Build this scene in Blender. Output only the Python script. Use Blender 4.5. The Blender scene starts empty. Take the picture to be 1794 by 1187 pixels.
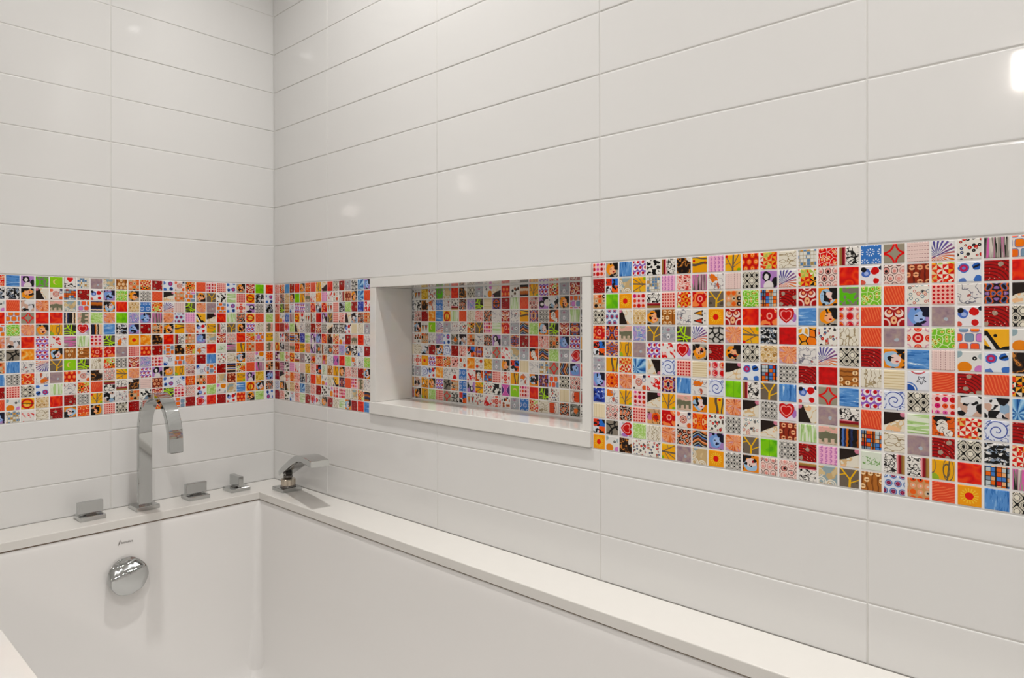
import bpy, bmesh, math, random
from mathutils import Matrix, Vector

# ------------------------------------------------------------------ camera, world, lights, exposure
S = bpy.context.scene
COL = S.collection
ZOFF = 1085.0                      # millimetres: height of the mosaic's top edge above the floor


def W(x, y, z):
    """survey millimetres (corner of the two tiled walls = origin, z=0 at mosaic top) -> metres"""
    return Vector((x / 1000.0, y / 1000.0, (z + ZOFF) / 1000.0))


cam_d = bpy.data.cameras.new('camera')
cam = bpy.data.objects.new('camera', cam_d)
COL.objects.link(cam)
S.camera = cam
YAW = 0.8319654
cam_d.sensor_width = 36.0
cam_d.lens = 1192.239 * 36.0 / 1794.0
cam_d.shift_y = -(593.5 - 557.08) / 1794.0
cam_d.clip_start = 0.02
fw = Vector((-math.cos(YAW), math.sin(YAW), 0))
rt = Vector((math.sin(YAW), math.cos(YAW), 0))
rot = Matrix((rt, Vector((0, 0, 1)), -fw)).transposed().to_4x4()
cam.matrix_world = Matrix.Translation(W(1688.69, -912.85, -90.33)) @ rot @ Matrix.Rotation(-0.00112, 4, 'Z')

wd = bpy.data.worlds.new('world')
S.world = wd
wd.use_nodes = True
wd.node_tree.nodes['Background'].inputs[0].default_value = (0.9, 0.95, 1.0, 1)
wd.node_tree.nodes['Background'].inputs[1].default_value = 0.05

S.view_settings.view_transform = 'Standard'
S.view_settings.look = 'None'
S.view_settings.exposure = 0.13
S.view_settings.gamma = 1.0
S.cycles.max_bounces = 6
S.cycles.diffuse_bounces = 3
S.view_settings.use_curve_mapping = False

CEIL = 1315.0
LAMP_COL = (1.0, 0.975, 0.945)
#   x, y of the recessed ceiling lamps (mm) and their power (W)
DOWNLIGHTS = [(700, -345, 5.6), (1860, -290, 4.1), (1552, -1036, 5.2)]
SCONCES = [(1425, 772, 84, 118, 1.5), (2648, 715, 52, 78, 1.2), (2744, 720, 52, 78, 1.2)]
BACKY = -2147.0
FARX = 3000.0

random.seed(7)


# ------------------------------------------------------------------ small helpers
def srgb(h):
    r = [int(h[i:i + 2], 16) / 255.0 for i in (0, 2, 4)]
    return tuple((c / 12.92 if c <= 0.04045 else ((c + 0.055) / 1.055) ** 2.4) for c in r) + (1.0,)


def ink(h):
    # printed colours sit under glossy glaze: a bit deeper and more saturated than the flat swatch
    c = srgb(h)[:3]
    l = 0.3 * c[0] + 0.6 * c[1] + 0.1 * c[2]
    return tuple(max(0.0, l + (x - l) * 1.12) ** 1.14 * 0.96 for x in c) + (1.0,)


def link(o, parent=None):
    COL.objects.link(o)
    if parent is not None:
        o.parent = parent
    return o


def tag(o, label=None, cat=None, group=None, kind=None):
    if label: o['label'] = label
    if cat: o['category'] = cat
    if group: o['group'] = group
    if kind: o['kind'] = kind
    return o


def empty(name, x, y, z):
    o = bpy.data.objects.new(name, None)
    o.empty_display_size = 0.03
    link(o)
    o.location = W(x, y, z)
    return o


def mesh_obj(name, bm, mat, parent=None, smooth=False, base=None):
    """bm holds survey millimetres; base = origin of the new object (mm) or the parent's place"""
    if base is None:
        base = (0, 0, 0) if parent is None else None
    if base is None:
        o0 = parent.matrix_world.translation if False else parent.location
        off = Vector(o0)
        loc = Vector((0, 0, 0))
    else:
        off = W(*base) if base != (0, 0, 0) else Vector((0, 0, 0))
        loc = off.copy()
        if parent is not None:
            loc = off - Vector(parent.location)
    for v in bm.verts:
        v.co = W(*v.co) - off
    bmesh.ops.recalc_face_normals(bm, faces=bm.faces)
    me = bpy.data.meshes.new(name)
    bm.to_mesh(me)
    bm.free()
    if smooth:
        for p in me.polygons:
            p.use_smooth = True
    me.materials.append(mat)
    o = bpy.data.objects.new(name, me)
    link(o, parent)
    o.location = loc
    return o


def add_box(bm, x0, x1, y0, y1, z0, z1, bev=0.0, seg=2):
    vs = [bm.verts.new((x, y, z)) for x in (x0, x1) for y in (y0, y1) for z in (z0, z1)]
    idx = [(0, 1, 3, 2), (4, 6, 7, 5), (0, 4, 5, 1), (2, 3, 7, 6), (0, 2, 6, 4), (1, 5, 7, 3)]
    fs = [bm.faces.new([vs[i] for i in f]) for f in idx]
    if bev > 0:
        es = list({e for f in fs for e in f.edges})
        bmesh.ops.bevel(bm, geom=es, offset=bev, segments=seg, profile=0.5, affect='EDGES')
    return fs


def box(name, x0, x1, y0, y1, z0, z1, mat, parent=None, bev=0.0, base=None, seg=2):
    bm = bmesh.new()
    add_box(bm, x0, x1, y0, y1, z0, z1, bev, seg)
    return mesh_obj(name, bm, mat, parent, base=base)


def loft(bm, loops, cap0=True, cap1=True):
    rings = [[bm.verts.new(p) for p in L] for L in loops]
    n = len(rings[0])
    for a, b in zip(rings, rings[1:]):
        for i in range(n):
            bm.faces.new((a[i], a[(i + 1) % n], b[(i + 1) % n], b[i]))
    if cap0: bm.faces.new(rings[0][::-1])
    if cap1: bm.faces.new(rings[-1])
    return rings


# ------------------------------------------------------------------ plain materials
def pmat(name, col, rough=0.3, metal=0.0, spec=0.5, coat=0.0, vary=0.0, scale=6.0, bump=0.0):
    m = bpy.data.materials.new(name)
    m.use_nodes = True
    nt = m.node_tree
    b = nt.nodes['Principled BSDF']
    c = srgb(col) if isinstance(col, str) else tuple(col) + (1.0,)
    b.inputs['Base Color'].default_value = c
    b.inputs['Roughness'].default_value = rough
    b.inputs['Metallic'].default_value = metal
    b.inputs['Specular IOR Level'].default_value = spec
    b.inputs['Coat Weight'].default_value = coat
    b.inputs['Coat Roughness'].default_value = 0.03
    if vary > 0 or bump > 0:
        tc = nt.nodes.new('ShaderNodeTexCoord')
        nz = nt.nodes.new('ShaderNodeTexNoise')
        nz.inputs['Scale'].default_value = scale
        nz.inputs['Detail'].default_value = 1
        nt.links.new(tc.outputs['Object'], nz.inputs['Vector'])
        if vary > 0:
            mx = nt.nodes.new('ShaderNodeMix')
            mx.data_type = 'RGBA'
            mx.inputs[6].default_value = tuple(x * (1 - vary) for x in c[:3]) + (1,)
            mx.inputs[7].default_value = tuple(min(1, x * (1 + vary)) for x in c[:3]) + (1,)
            nt.links.new(nz.outputs['Fac'], mx.inputs[0])
            nt.links.new(mx.outputs[2], b.inputs['Base Color'])
        if bump > 0:
            bp = nt.nodes.new('ShaderNodeBump')
            bp.inputs['Strength'].default_value = bump
            bp.inputs['Distance'].default_value = 0.002
            nt.links.new(nz.outputs['Fac'], bp.inputs['Height'])
            nt.links.new(bp.outputs['Normal'], b.inputs['Normal'])
    return m


def emat(name, col, strength):
    m = bpy.data.materials.new(name)
    m.use_nodes = True
    b = m.node_tree.nodes['Principled BSDF']
    b.inputs['Base Color'].default_value = tuple(col) + (1,)
    b.inputs['Emission Color'].default_value = tuple(col) + (1,)
    b.inputs['Emission Strength'].default_value = strength
    return m


M_TILE = pmat('glazed_white_tile', (0.80, 0.795, 0.78), 0.045, spec=0.55, vary=0.012, scale=3.0)
M_GROUT = pmat('white_grout', (0.79, 0.78, 0.75), 0.7, vary=0.03, scale=60)
M_MGROUT = pmat('mosaic_grout', (0.90, 0.875, 0.85), 0.6, vary=0.03, scale=80)
M_QUARTZ = pmat('warm_white_quartz', (0.755, 0.735, 0.695), 0.12, spec=0.5, vary=0.012, scale=40)
M_STONE = pmat('polished_niche_stone', (0.81, 0.795, 0.76), 0.04, spec=0.85, vary=0.012, scale=40)
M_TUB = pmat('white_tub_acrylic', (0.85, 0.835, 0.815), 0.14, spec=0.5, vary=0.006, scale=3)
M_CHROME = pmat('polished_chrome', (0.50, 0.51, 0.505), 0.04, metal=1.0, vary=0.01, scale=5)
M_CHROME_DARK = pmat('dark_chrome', (0.22, 0.21, 0.20), 0.18, metal=1.0, vary=0.05, scale=50)
M_SEAL = pmat('brown_sealant', (0.30, 0.22, 0.16), 0.6, vary=0.2, scale=60)
M_PRINT = pmat('grey_print', (0.27, 0.25, 0.235), 0.5, vary=0.05)
M_PAINT = pmat('white_wall_paint', (0.82, 0.815, 0.80), 0.55, vary=0.01, scale=4)
M_FLOOR = pmat('pale_floor_tile', (0.74, 0.73, 0.70), 0.3, vary=0.06, scale=5)
M_TRIMW = pmat('white_lamp_trim', (0.85, 0.85, 0.84), 0.35, vary=0.01)
M_LENS = emat('lamp_lens', LAMP_COL, 85.0)
M_SHADE = emat('frosted_lamp_shade', (1.0, 0.90, 0.84), 9.0)


# ------------------------------------------------------------------ print designs of the little mosaic tiles
class V:
    """a scalar node expression"""
    def __init__(s, b, k):
        s.b, s.k = b, k

    def _o(s, op, o, rev=False):
        return s.b.m(op, o, s) if rev else s.b.m(op, s, o)

    def __add__(s, o): return s._o('ADD', o)
    __radd__ = __add__
    def __sub__(s, o): return s._o('SUBTRACT', o)
    def __rsub__(s, o): return s._o('SUBTRACT', o, True)
    def __mul__(s, o): return s._o('MULTIPLY', o)
    __rmul__ = __mul__
    def __truediv__(s, o): return s._o('DIVIDE', o)
    def __lt__(s, o): return s._o('LESS_THAN', o)
    def __gt__(s, o): return s._o('GREATER_THAN', o)
    def __abs__(s): return s.b.m('ABSOLUTE', s)


SAT = 1.0


class Pr:
    """builds one printed-tile material: u, v run over -1..1 on the tile's face"""
    def __init__(s, name, bg):
        s.mat = bpy.data.materials.new(name)
        s.mat.use_nodes = True
        s.nt = s.mat.node_tree
        tc = s.nt.nodes.new('ShaderNodeTexCoord')
        sp = s.nt.nodes.new('ShaderNodeSeparateXYZ')
        s.nt.links.new(tc.outputs['Object'], sp.inputs[0])
        s.u = V(s, sp.outputs[0]) * (1 / 0.0113)
        s.v = V(s, sp.outputs[1]) * (1 / 0.0113)
        oi = s.nt.nodes.new('ShaderNodeObjectInfo')
        s.r = V(s, oi.outputs['Random'])
        s.c = ink(bg)

    def m(s, op, *a):
        n = s.nt.nodes.new('ShaderNodeMath')
        n.operation = op
        for i, x in enumerate(a):
            if isinstance(x, V):
                s.nt.links.new(x.k, n.inputs[i])
            else:
                n.inputs[i].default_value = float(x)
        return V(s, n.outputs[0])

    def vec(s, x, y, z=0.0):
        n = s.nt.nodes.new('ShaderNodeCombineXYZ')
        for i, a in enumerate((x, y, z)):
            if isinstance(a, V):
                s.nt.links.new(a.k, n.inputs[i])
            else:
                n.inputs[i].default_value = float(a)
        return n.outputs[0]

    def over(s, mask, col):
        """lay a colour (hex string or colour socket) over what is there"""
        n = s.nt.nodes.new('ShaderNodeMix')
        n.data_type = 'RGBA'
        if isinstance(mask, V):
            s.nt.links.new(mask.k, n.inputs[0])
        else:
            n.inputs[0].default_value = mask
        for i, c in ((6, s.c), (7, ink(col) if isinstance(col, str) else col)):
            if isinstance(c, tuple):
                n.inputs[i].default_value = c
            else:
                s.nt.links.new(c, n.inputs[i])
        s.c = n.outputs[2]

    def pick(s, x, cols, linear=False):
        n = s.nt.nodes.new('ShaderNodeValToRGB')
        r = n.color_ramp
        r.interpolation = 'LINEAR' if linear else 'CONSTANT'
        k = len(cols)
        while len(r.elements) < k:
            r.elements.new(0.5)
        for i, c in enumerate(cols):
            r.elements[i].position = i / (k if not linear else max(1, k - 1))
        for i, c in enumerate(cols):
            r.elements[i].color = ink(c)
        s.nt.links.new(x.k, n.inputs[0])
        return n.outputs[0]

    def fill(s, col):
        s.c = ink(col) if isinstance(col, str) else col

    def noise(s, sc, seed=0.0, x=None, y=None, det=1.0, rnd=True):
        n = s.nt.nodes.new('ShaderNodeTexNoise')
        n.inputs['Scale'].default_value = sc
        n.inputs['Detail'].default_value = det
        z = s.r * 9.0 + seed if rnd else seed
        s.nt.links.new(s.vec(s.u if x is None else x, s.v if y is None else y, z), n.inputs['Vector'])
        return s.stretch(V(s, n.outputs['Fac']))

    def stretch(s, x):
        return s.m('MULTIPLY_ADD', x, 2.0, -0.5)

    def vor(s, sc, seed=0.0, edge=False, rand=1.0):
        n = s.nt.nodes.new('ShaderNodeTexVoronoi')
        n.voronoi_dimensions = '2D'
        if edge: n.feature = 'DISTANCE_TO_EDGE'
        n.inputs['Scale'].default_value = sc
        n.inputs['Randomness'].default_value = rand
        s.nt.links.new(s.vec(s.u + s.r * 7.0 + seed, s.v + s.r * 3.0), n.inputs['Vector'])
        d = V(s, n.outputs['Distance'])
        if edge:
            return d, None
        sp = s.nt.nodes.new('ShaderNodeSeparateXYZ')
        s.nt.links.new(n.outputs['Color'], sp.inputs[0])
        return d, V(s, sp.outputs[0])

    def white(s, i, j, seed=0.0):
        n = s.nt.nodes.new('ShaderNodeTexWhiteNoise')
        n.noise_dimensions = '3D'
        s.nt.links.new(s.vec(i, j, s.r * 5.0 + seed), n.inputs['Vector'])
        return V(s, n.outputs['Value'])

    def fl(s, x): return s.m('FLOOR', x)
    def fr(s, x): return s.m('FRACT', x)
    def sin(s, x): return s.m('SINE', x)
    def mod2(s, x): return s.fr(x * 0.5) * 2.0
    def mx(s, a, b): return s.m('MAXIMUM', a, b)
    def mn(s, a, b): return s.m('MINIMUM', a, b)
    def sq(s, x): return x * x
    def ln(s, x, y): return s.m('SQRT', x * x + y * y)
    def ang(s, x, y): return s.m('ARCTAN2', y, x)

    def at(s, x, y, sx=1.0, sy=1.0):
        return s.ln((s.u - x) * (1.0 / sx), (s.v - y) * (1.0 / sy))

    def disc(s, x, y, r, sx=1.0, sy=1.0): return s.at(x, y, sx, sy) < r
    def ring(s, x, y, r, w): return abs(s.at(x, y) - r) < w
    def band(s, x, c, w): return abs(x - c) < w

    def seg(s, x0, y0, x1, y1, w):
        dx, dy = x1 - x0, y1 - y0
        L2 = dx * dx + dy * dy
        t = ((s.u - x0) * dx + (s.v - y0) * dy) * (1.0 / L2)
        t = s.mn(s.mx(t, 0.0), 1.0)
        return s.ln(s.u - x0 - t * dx, s.v - y0 - t * dy) < w

    def cells(s, n, stag=False, jit=0.0):
        b = (s.v * 0.5 + 0.5) * n + s.r
        j = s.fl(b)
        a = (s.u * 0.5 + 0.5) * n + s.r * 3.0
        if stag: a = a + s.mod2(j) * 0.5
        i = s.fl(a)
        return a - i - 0.5, b - j - 0.5, i, j

    def done(s, rough=0.13):
        b = s.nt.nodes['Principled BSDF']
        if isinstance(s.c, tuple):
            b.inputs['Base Color'].default_value = s.c
        else:
            s.nt.links.new(s.c, b.inputs['Base Color'])
        b.inputs['Roughness'].default_value = rough
        b.inputs['Specular IOR Level'].default_value = 0.32
        return s.mat


D = {}


def design(code, bg):
    def deco(f):
        D[code] = (f, bg)
        return f
    return deco


def portrait(p, hair, face, dark, lip):
    # a generic flat-colour figure print: colour patches only
    n = p.noise(0.9, 3.0)
    p.over(p.at(-0.1, 0.0) + n * 0.35 < 1.0, hair)
    p.over(p.at(0.15, -0.05, 0.85, 1.0) + p.noise(1.4, 8.0) * 0.25 < 0.72, face)
    p.over(p.noise(1.5, 21.0) > 0.70, dark)
    p.over(p.mn(p.at(0.9, 0.3), p.at(0.6, 0.9)) + n * 0.4 < 0.62, dark)
    p.over(p.disc(0.3, -0.3, 0.12, 1.4, 0.8), lip)
    p.over(p.disc(-0.15, 0.1, 0.09, 1.7, 0.7), dark)


@design('fo', 'b4ada2')
def _(p): portrait(p, 'f2a12c', 'f6bd96', '1c1512', 'b01c14')


@design('fb', 'b394c4')
def _(p): portrait(p, '84a8dc', 'b2c8ee', '1a1a34', '30406e')


@design('fw', 'e8963a')
def _(p): portrait(p, 'aecbe2', 'f2d8d0', '1c1818', 'b02a2a')


@design('pn', 'ba90c8')
def _(p):
    p.over(p.at(0.75, -0.3, 0.6, 1.1) + p.noise(1.5) * 0.3 < 0.72, '17121a')
    p.over(p.at(-0.2, 0.35, 0.9, 1.0) + p.noise(1.8, 4.0) * 0.3 < 0.78, '17121a')
    p.over(p.disc(-0.25, 0.3, 0.33, 0.8, 1.15), 'ece6e4')
    p.over(p.disc(0.0, -0.8, 0.62, 0.95, 1.05), 'e8e2e0')


@design('pw', 'e6723a')
def _(p):
    p.over(p.at(-0.2, 0.7, 1.4, 0.8) + p.noise(2.0) * 0.3 < 0.62, '17110e')
    p.over(p.disc(-0.1, 0.0, 0.62, 0.85, 1.1), 'f2ebe2')
    p.over(p.disc(0.45, -0.7, 0.4), 'f2ebe2')
    p.over(p.band(p.noise(2.2, 5.0), 0.5, 0.045), '1c1512')


@design('dp', 'f6d4d2')
def _(p):
    a, b, i, j = p.cells(3)
    k = p.white(i, j)
    c = p.pick(k, ['c81e34', 'e070b0', 'b8202c', 'e8622c', 'd6307a', 'd02424'])
    p.over(p.ln(a, b) < 0.3 + k * 0.14, c)
    p.over(p.ln(a - 0.06, b) < 0.12, 'a8281c')


@design('bl', '5f95d0')
def _(p):
    n = p.noise(1.0, 2.0, x=p.u * 5.0, y=p.v * 0.55, det=3.0)
    p.fill(p.pick(n, ['2f62a4', '4a80c0', '6a9cd4', '6a9cd4', '94bce4', 'e6f0f8']))


@design('pc', '9c70c4')
def _(p):
    a, b, i, j = p.cells(2.6, True)
    p.over(p.ln(a, b) < 0.44, 'f6f0f2')
    p.over(p.ln(a - 0.12, b - 0.1) < 0.27, 'c41836')


@design('bw', 'f2f0ea')
def _(p):
    p.over(p.noise(2.2, 1.0) > 0.52, '121212')


@design('sk', 'f0ece6')
def _(p):
    p.over(p.band(p.noise(1.3, 6.0), 0.5, 0.06), '1a1616')
    p.over(p.band(p.noise(2.2, 9.0), 0.45, 0.04), '3a3434')
    st = p.pick(p.m('MULTIPLY_ADD', p.u, 1.1, 1.1), ['b89258', '9a7a4c', '8a1a28', '9c2432', 'f0aab0', 'f4c4c6'])
    p.over(p.u + p.noise(0.8) * 0.2 < -0.2, st)


@design('bk', '241611')
def _(p):
    n = p.noise(1.3, 3.0)
    p.over(p.band(n, 0.62, 0.07), 'c68a50')
    p.over(p.band(n, 0.45, 0.03), '6c4a2c')
    p.over(p.at(0.9, 0.8) + n * 0.5 < 0.72, 'ece4da')


@design('yt', 'eeb026')
def _(p):
    p.over(p.u > 0.25, 'f0be40')
    p.over(p.band(p.u + p.sin(p.v * 2.5) * 0.12, 0.1, 0.16), '6c5c4a')
    p.over(p.band(p.u - p.sin(p.v * 2.0) * 0.1, 0.85, 0.1), '6c5c4a')
    p.over(p.disc(0.5, 0.75, 0.16), 'd02c18')
    p.over(p.disc(0.3, -0.8, 0.12), 'd02c18')


@design('p3', 'f4c0da')
def _(p):
    a, b, i, j = p.cells(4)
    m = p.band(p.ln(a, b * 0.8), 0.25, 0.075) * (a + abs(b) * 0.3 > -0.13)
    p.over(m, 'c074b4')
    p.over((abs(b) < 0.06) * p.band(a, 0.05, 0.14), 'c074b4')


@design('yl', 'f4b72c')
def _(p):
    p.over(p.noise(0.8, 2.0) > 0.6, 'eec050')
    for q in ((0, -1, 0.1, 1, 0.11), (0, -0.8, -0.9, 0.9, 0.06), (0.05, -0.3, 0.8, 1, 0.06), (0, -0.6, 1, 0.1, 0.045), (-0.4, 0, -1, -0.2, 0.04)):
        p.over(p.seg(*q), '7c6e5c')
    p.over(p.disc(0.8, -0.9, 0.25), '9cb838')
    p.over(p.disc(-0.85, 0.8, 0.22) * (p.r > 0.5), 'd8301c')


@design('rh', 'cc2a1c')
def _(p):
    a, b, i, j = p.cells(2.4, True)
    p.over(p.ln(a, b * 0.85) < 0.36, 'f07430')
    p.over(p.band(p.ln(a, b * 0.85), 0.16, 0.05), 'f8c080')


@design('um', 'f6ead6')
def _(p):
    a, b, i, j = p.cells(2)
    t = p.ang(a, b) * (4.0 / math.pi)
    w = p.mod2(p.fl(t + 8.0)) > 0.5
    k = p.white(i, j, 3.0)
    p.fill(p.pick(k, ['f6ead6', 'f2b050', 'f6e8d4', 'e8c87a', 'f0d8a8']))
    p.over(w, p.pick(k, ['d8301c', 'd42a18', '1e1812', 'b8ce70', 'e0542a', 'c8281c']))
    p.over(p.noise(2.0, 2.0) > 0.75, 'e85028')


@design('lc', 'ece6d8')
def _(p):
    n = p.noise(1.0, 4.0, y=p.v * 1.3)
    p.over(p.band(p.fr(p.u * 1.7 + n * 1.3), 0.5, 0.075), 'a5957a')
    p.over(p.band(p.fr(p.u * 1.1 - n * 1.1 + 0.3), 0.5, 0.05), 'b8a888')


@design('gs', 'ded6c4')
def _(p):
    a, b, i, j = p.cells(5)
    i2 = p.fl((p.u * 0.5 + 0.5) * 3.3 + p.r * 3.0)
    k = p.white(i2, j, 2.0)
    k2 = p.white(i, j, 5.0)
    c = p.pick(p.m('ADD', k * 0.5, k2 * 0.5), ['6a90b6', 'b09868', 'eae8e0', '6a90b6', 'e8e6de', 'eae8e0', 'c89a58', '8a9aa0'])
    p.over(p.mx(abs(a), abs(b)) < 0.41, c)
    p.over(p.mx(abs(a), abs(b)) > 0.46, '9a8a64')


@design('rf', 'dc2a1c')
def _(p):
    e, _k = p.vor(1.7, 0.0, True)
    p.over(e < 0.05, 'f6ded0')
    d, k = p.vor(1.7)
    p.over(d < 0.24, 'f8d4a0')
    p.over(d < 0.12, 'dc4a1c')


@design('bf', '4c82c6')
def _(p):
    a, b, i, j = p.cells(1.8, True)
    l = p.ln(a, b)
    p.over((abs(l - 0.3) < 0.09) * (p.sin(p.ang(a, b) * 9.0) > 0.1), 'e6eef8')
    p.over(l < 0.06, 'f0f4fa')


@design('ar', 'a59d8c')
def _(p):
    for x, y, r in ((-1.05, 1.1, 1.05), (-1.05, -1.1, 1.05), (1.2, 1.0, 1.0), (1.2, -1.0, 1.0)):
        p.over(p.ring(x, y, r, 0.1), 'de2c18')


@design('ps', 'f0dad4')
def _(p):
    f = p.fr(p.u * 2.5)
    p.over(p.band(f, 0.5, 0.09) * (p.sin(p.v * 26.0) > -0.5), 'b28c8c')
    p.over(p.band(f, 0.0, 0.05), 'dcb8b4')


@design('fe', 'eceaea')
def _(p):
    x, y = p.u + 0.5, p.v + 0.5
    t = p.ang(x, y)
    l = p.ln(x, y)
    col = p.pick(p.m('MULTIPLY_ADD', t, 0.4, 0.35), ['e07a26', 'e88a3c', 'b06a80', '6e5ea4', '5c5498'], True)
    p.over((p.sin(t * 24.0 + l * 2.0) > 0.0) * (l < 1.7) * (l > 0.15), col)
    p.over(p.seg(-1, -0.7, 1, 0.2, 0.05), '6a5890')


@design('cd', 'f0ece4')
def _(p):
    d, k = p.vor(2.1)
    r = k * 0.2 + 0.22
    p.over(d < r, '1a1818')
    p.over(d < r - 0.07, p.pick(k, ['c8281c', 'c82c20', '3c5c90', '2a2a2c', 'd0b090', 'd83424']))
    p.over(d < 0.08, 'f0d8cc')


@design('gp', '948e84')
def _(p):
    n = p.noise(1.0, 0.0, x=p.u * 2.6, y=p.v * 0.12, det=2.0)
    p.fill(p.pick(n, ['30302c', '8e887e', 'dcd4cc', 'a8a298', 'e078b8', '8e887e', '34342f', 'dcd4cc', 'a8a298']))


@design('rr', 'f0e4e0')
def _(p):
    a, b, i, j = p.cells(2.1, True)
    q = p.sq(p.sq(a)) + p.sq(p.sq(b * 0.95))
    k = p.white(i, j)
    p.over(q < 0.034, '7a8aac')
    p.over(q < 0.018, p.pick(k, ['f28c2c', 'f4704a', 'd890ca', '8aa2b6', 'f08030', 'f28c2c']))


@design('bd', 'efecee')
def _(p):
    n = p.noise(2.0, 1.0) * 0.12
    p.over(p.at(-0.5, 0.25) + n < 0.5, '5a7ac4')
    p.over(p.at(-0.45, 0.2) < 0.22, 'b0c0e8')
    p.over(p.at(-0.75, 0.6) + n < 0.32, '14141e')
    p.over(p.at(0.4, 0.45) + n < 0.46, 'd01c24')
    p.over(p.at(0.5, -0.6) + n < 0.36, 'd01c24')
    p.over(p.at(-0.85, -0.8) + n < 0.34, 'd86a5c')
    p.over(p.at(1.0, 0.8) + n < 0.3, '20283c')


@design('po', 'f2dcd4')
def _(p):
    a, b, i, j = p.cells(2.5, True)
    l = p.ln(a, b * 0.85)
    k = p.white(i, j)
    p.over(l < 0.42, p.pick(k, ['2a1a18', 'c89088', '2a1a18', '4a2a26']))
    p.over(l < 0.34, p.pick(k, ['f0d4cc', 'f0d4cc', 'e8a8a0', 'f0d4cc']))
    p.over(p.ln(a, b + 0.08) < 0.2, p.pick(k, ['e08a84', 'e8a49c', '2a1816', 'e09890']))


def bark(p, disc, line):
    p.over(p.band(p.fr(p.u * 1.8 + p.noise(1.0) * 0.5), 0.5, 0.14), line)
    a, b, i, j = p.cells(2.7, True)
    k = p.white(i, j)
    p.over((p.ln(a, b) < 0.36) * (abs(b) > 0.04) * (k > 0.25), disc)
    p.over((p.ln(a, b) < 0.12) * (k > 0.25), line)


@design('bn', 'b87a42')
def _(p): bark(p, 'f6dab0', '8a5428')


@design('bm', '9a3c26')
def _(p): bark(p, 'f2b890', '6a2416')


@design('bb', 'eaeef4')
def _(p):
    n = p.noise(2.0, 1.0) * 0.15
    p.over(p.at(-0.45, 0.35, 1.0, 1.0) + n < 0.55, '4c7cc6')
    p.over(p.disc(-0.45, 0.35, 0.36), 'c23a68')
    p.over(p.disc(-0.45, 0.35, 0.15), '7a90d0')
    p.over(p.at(0.6, 0.5) + n < 0.44, '3c6cb8')
    p.over(p.seg(0.4, 0.4, 0.8, 0.6, 0.1), '14182c')
    p.over(p.at(0.75, -0.75) + n < 0.42, '4c7cc6')
    p.over(p.at(-0.6, -0.95) + n < 0.4, '6a88c4')


@design('rd', 'b41214')
def _(p):
    l = p.at(-0.7, -1.6)
    p.over(p.fr(l * 3.2 + p.noise(0.7) * 0.3) < 0.33, '6c080c')
    d, k = p.vor(0.85, 4.0)
    p.over((d + p.noise(3.0, 3.0) * 0.09 < 0.24) * (k > 0.35), 'b0a090')
    d2, k2 = p.vor(2.2, 9.0)
    p.over((d2 < 0.09) * (k2 > 0.5), 'f0c0b0')


@design('rs', 'd8301c')
def _(p):
    n = p.noise(0.55, 1.0)
    p.fill(p.pick(p.fr(n * 2.6), ['cc2016', 'de3420', 'e8481e', 'ec5c22', 'e03c1e', 'd02618'], True))


@design('gn', '8c8678')
def _(p):
    n = p.noise(0.75, 2.0)
    p.over(p.band(n, 0.5, 0.09), '70c42e')
    p.over(n > 0.78, '62b428')
    p.over(p.band(p.noise(0.9, 7.0), 0.42, 0.03), '70c42e')


@design('go', '8ccb50')
def _(p):
    e, _k = p.vor(1.6, 0.0, True)
    p.over(e < 0.06, 'e6f0c0')
    d, k = p.vor(1.6)
    p.over(d < 0.24, 'f0e6a8')
    p.over(d < 0.15, 'd8c040')
    p.over(d < 0.07, '3a3018')


@design('co', 'e25c44')
def _(p):
    f = p.fr((p.v * 0.35 + p.u) * 3.6 + p.noise(0.6) * 0.8)
    p.over((f < 0.36) * (p.noise(0.5, 5.0) + p.v * 0.2 > 0.32), 'ee845c')


@design('pg', 'f6c0b6')
def _(p):
    a = (p.u * 0.5 + 0.5) * 5.0
    b = (p.v * 0.5 + 0.5) * 5.0
    p.over(p.ln(p.fr(a) - 0.5, p.fr(b) - 0.5) < 0.31, 'c42030')


@design('ws', 'eae6e2')
def _(p):
    p.over(p.band(p.noise(0.9, 2.0), 0.5, 0.03), '84848c')
    p.over(p.band(p.noise(1.4, 7.0), 0.4, 0.025), '9a94a0')
    p.over(p.noise(1.3, 12.0) > 0.86, 'b06a64')


def kal(p, cols, sc=1.1, seed=0.0):
    n = p.noise(sc, seed, x=abs(p.u), y=abs(p.v), det=1.5)
    p.fill(p.pick(n, cols))


@design('ka', '2a1a28')
def _(p): kal(p, ['20141e', '5a6a96', 'd86c34', '2a1a28', '9a78b0', 'ecc088', 'c43444', '20141e'])


@design('ko', 'e06a28')
def _(p): kal(p, ['2a140c', 'd8301c', 'f08a30', 'e04a20', 'f8c890', 'c8281c', 'f0a040'], 1.2)


def ogee(p, f, dark, eye):
    x, y = (p.u + p.r) * f, (p.v + p.r * 2.0) * f * 0.86
    g = p.sin(x + 1.5708) + p.sin(y + 1.5708) * p.m('SIGN', p.sin(x * 0.5 + 0.7854) + 2.0)
    p.over(abs(g) < 0.26, dark)
    p.over(abs(abs(g) - 0.62) < 0.1, '8a8272')
    p.over(abs(abs(g) - 1.25) < 0.14, dark)
    p.over(g > 1.66, eye)


@design('he', 'eee8da')
def _(p): ogee(p, 5.4, '16140f', '16140f')


@design('hs', 'ece8e2')
def _(p): ogee(p, 9.0, '1c1a1c', '1c1a1c')


@design('mv', 'a89298')
def _(p):
    p.fill(p.pick(p.noise(1.8, 1.0, det=3.0), ['94828c', 'a8929a', 'b4a09c', 'bcaca4'], True))
    p.over(p.at(0.25, -0.25) + p.noise(3.0, 5.0) * 0.1 < 0.24, 'bcc4cc')


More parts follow.
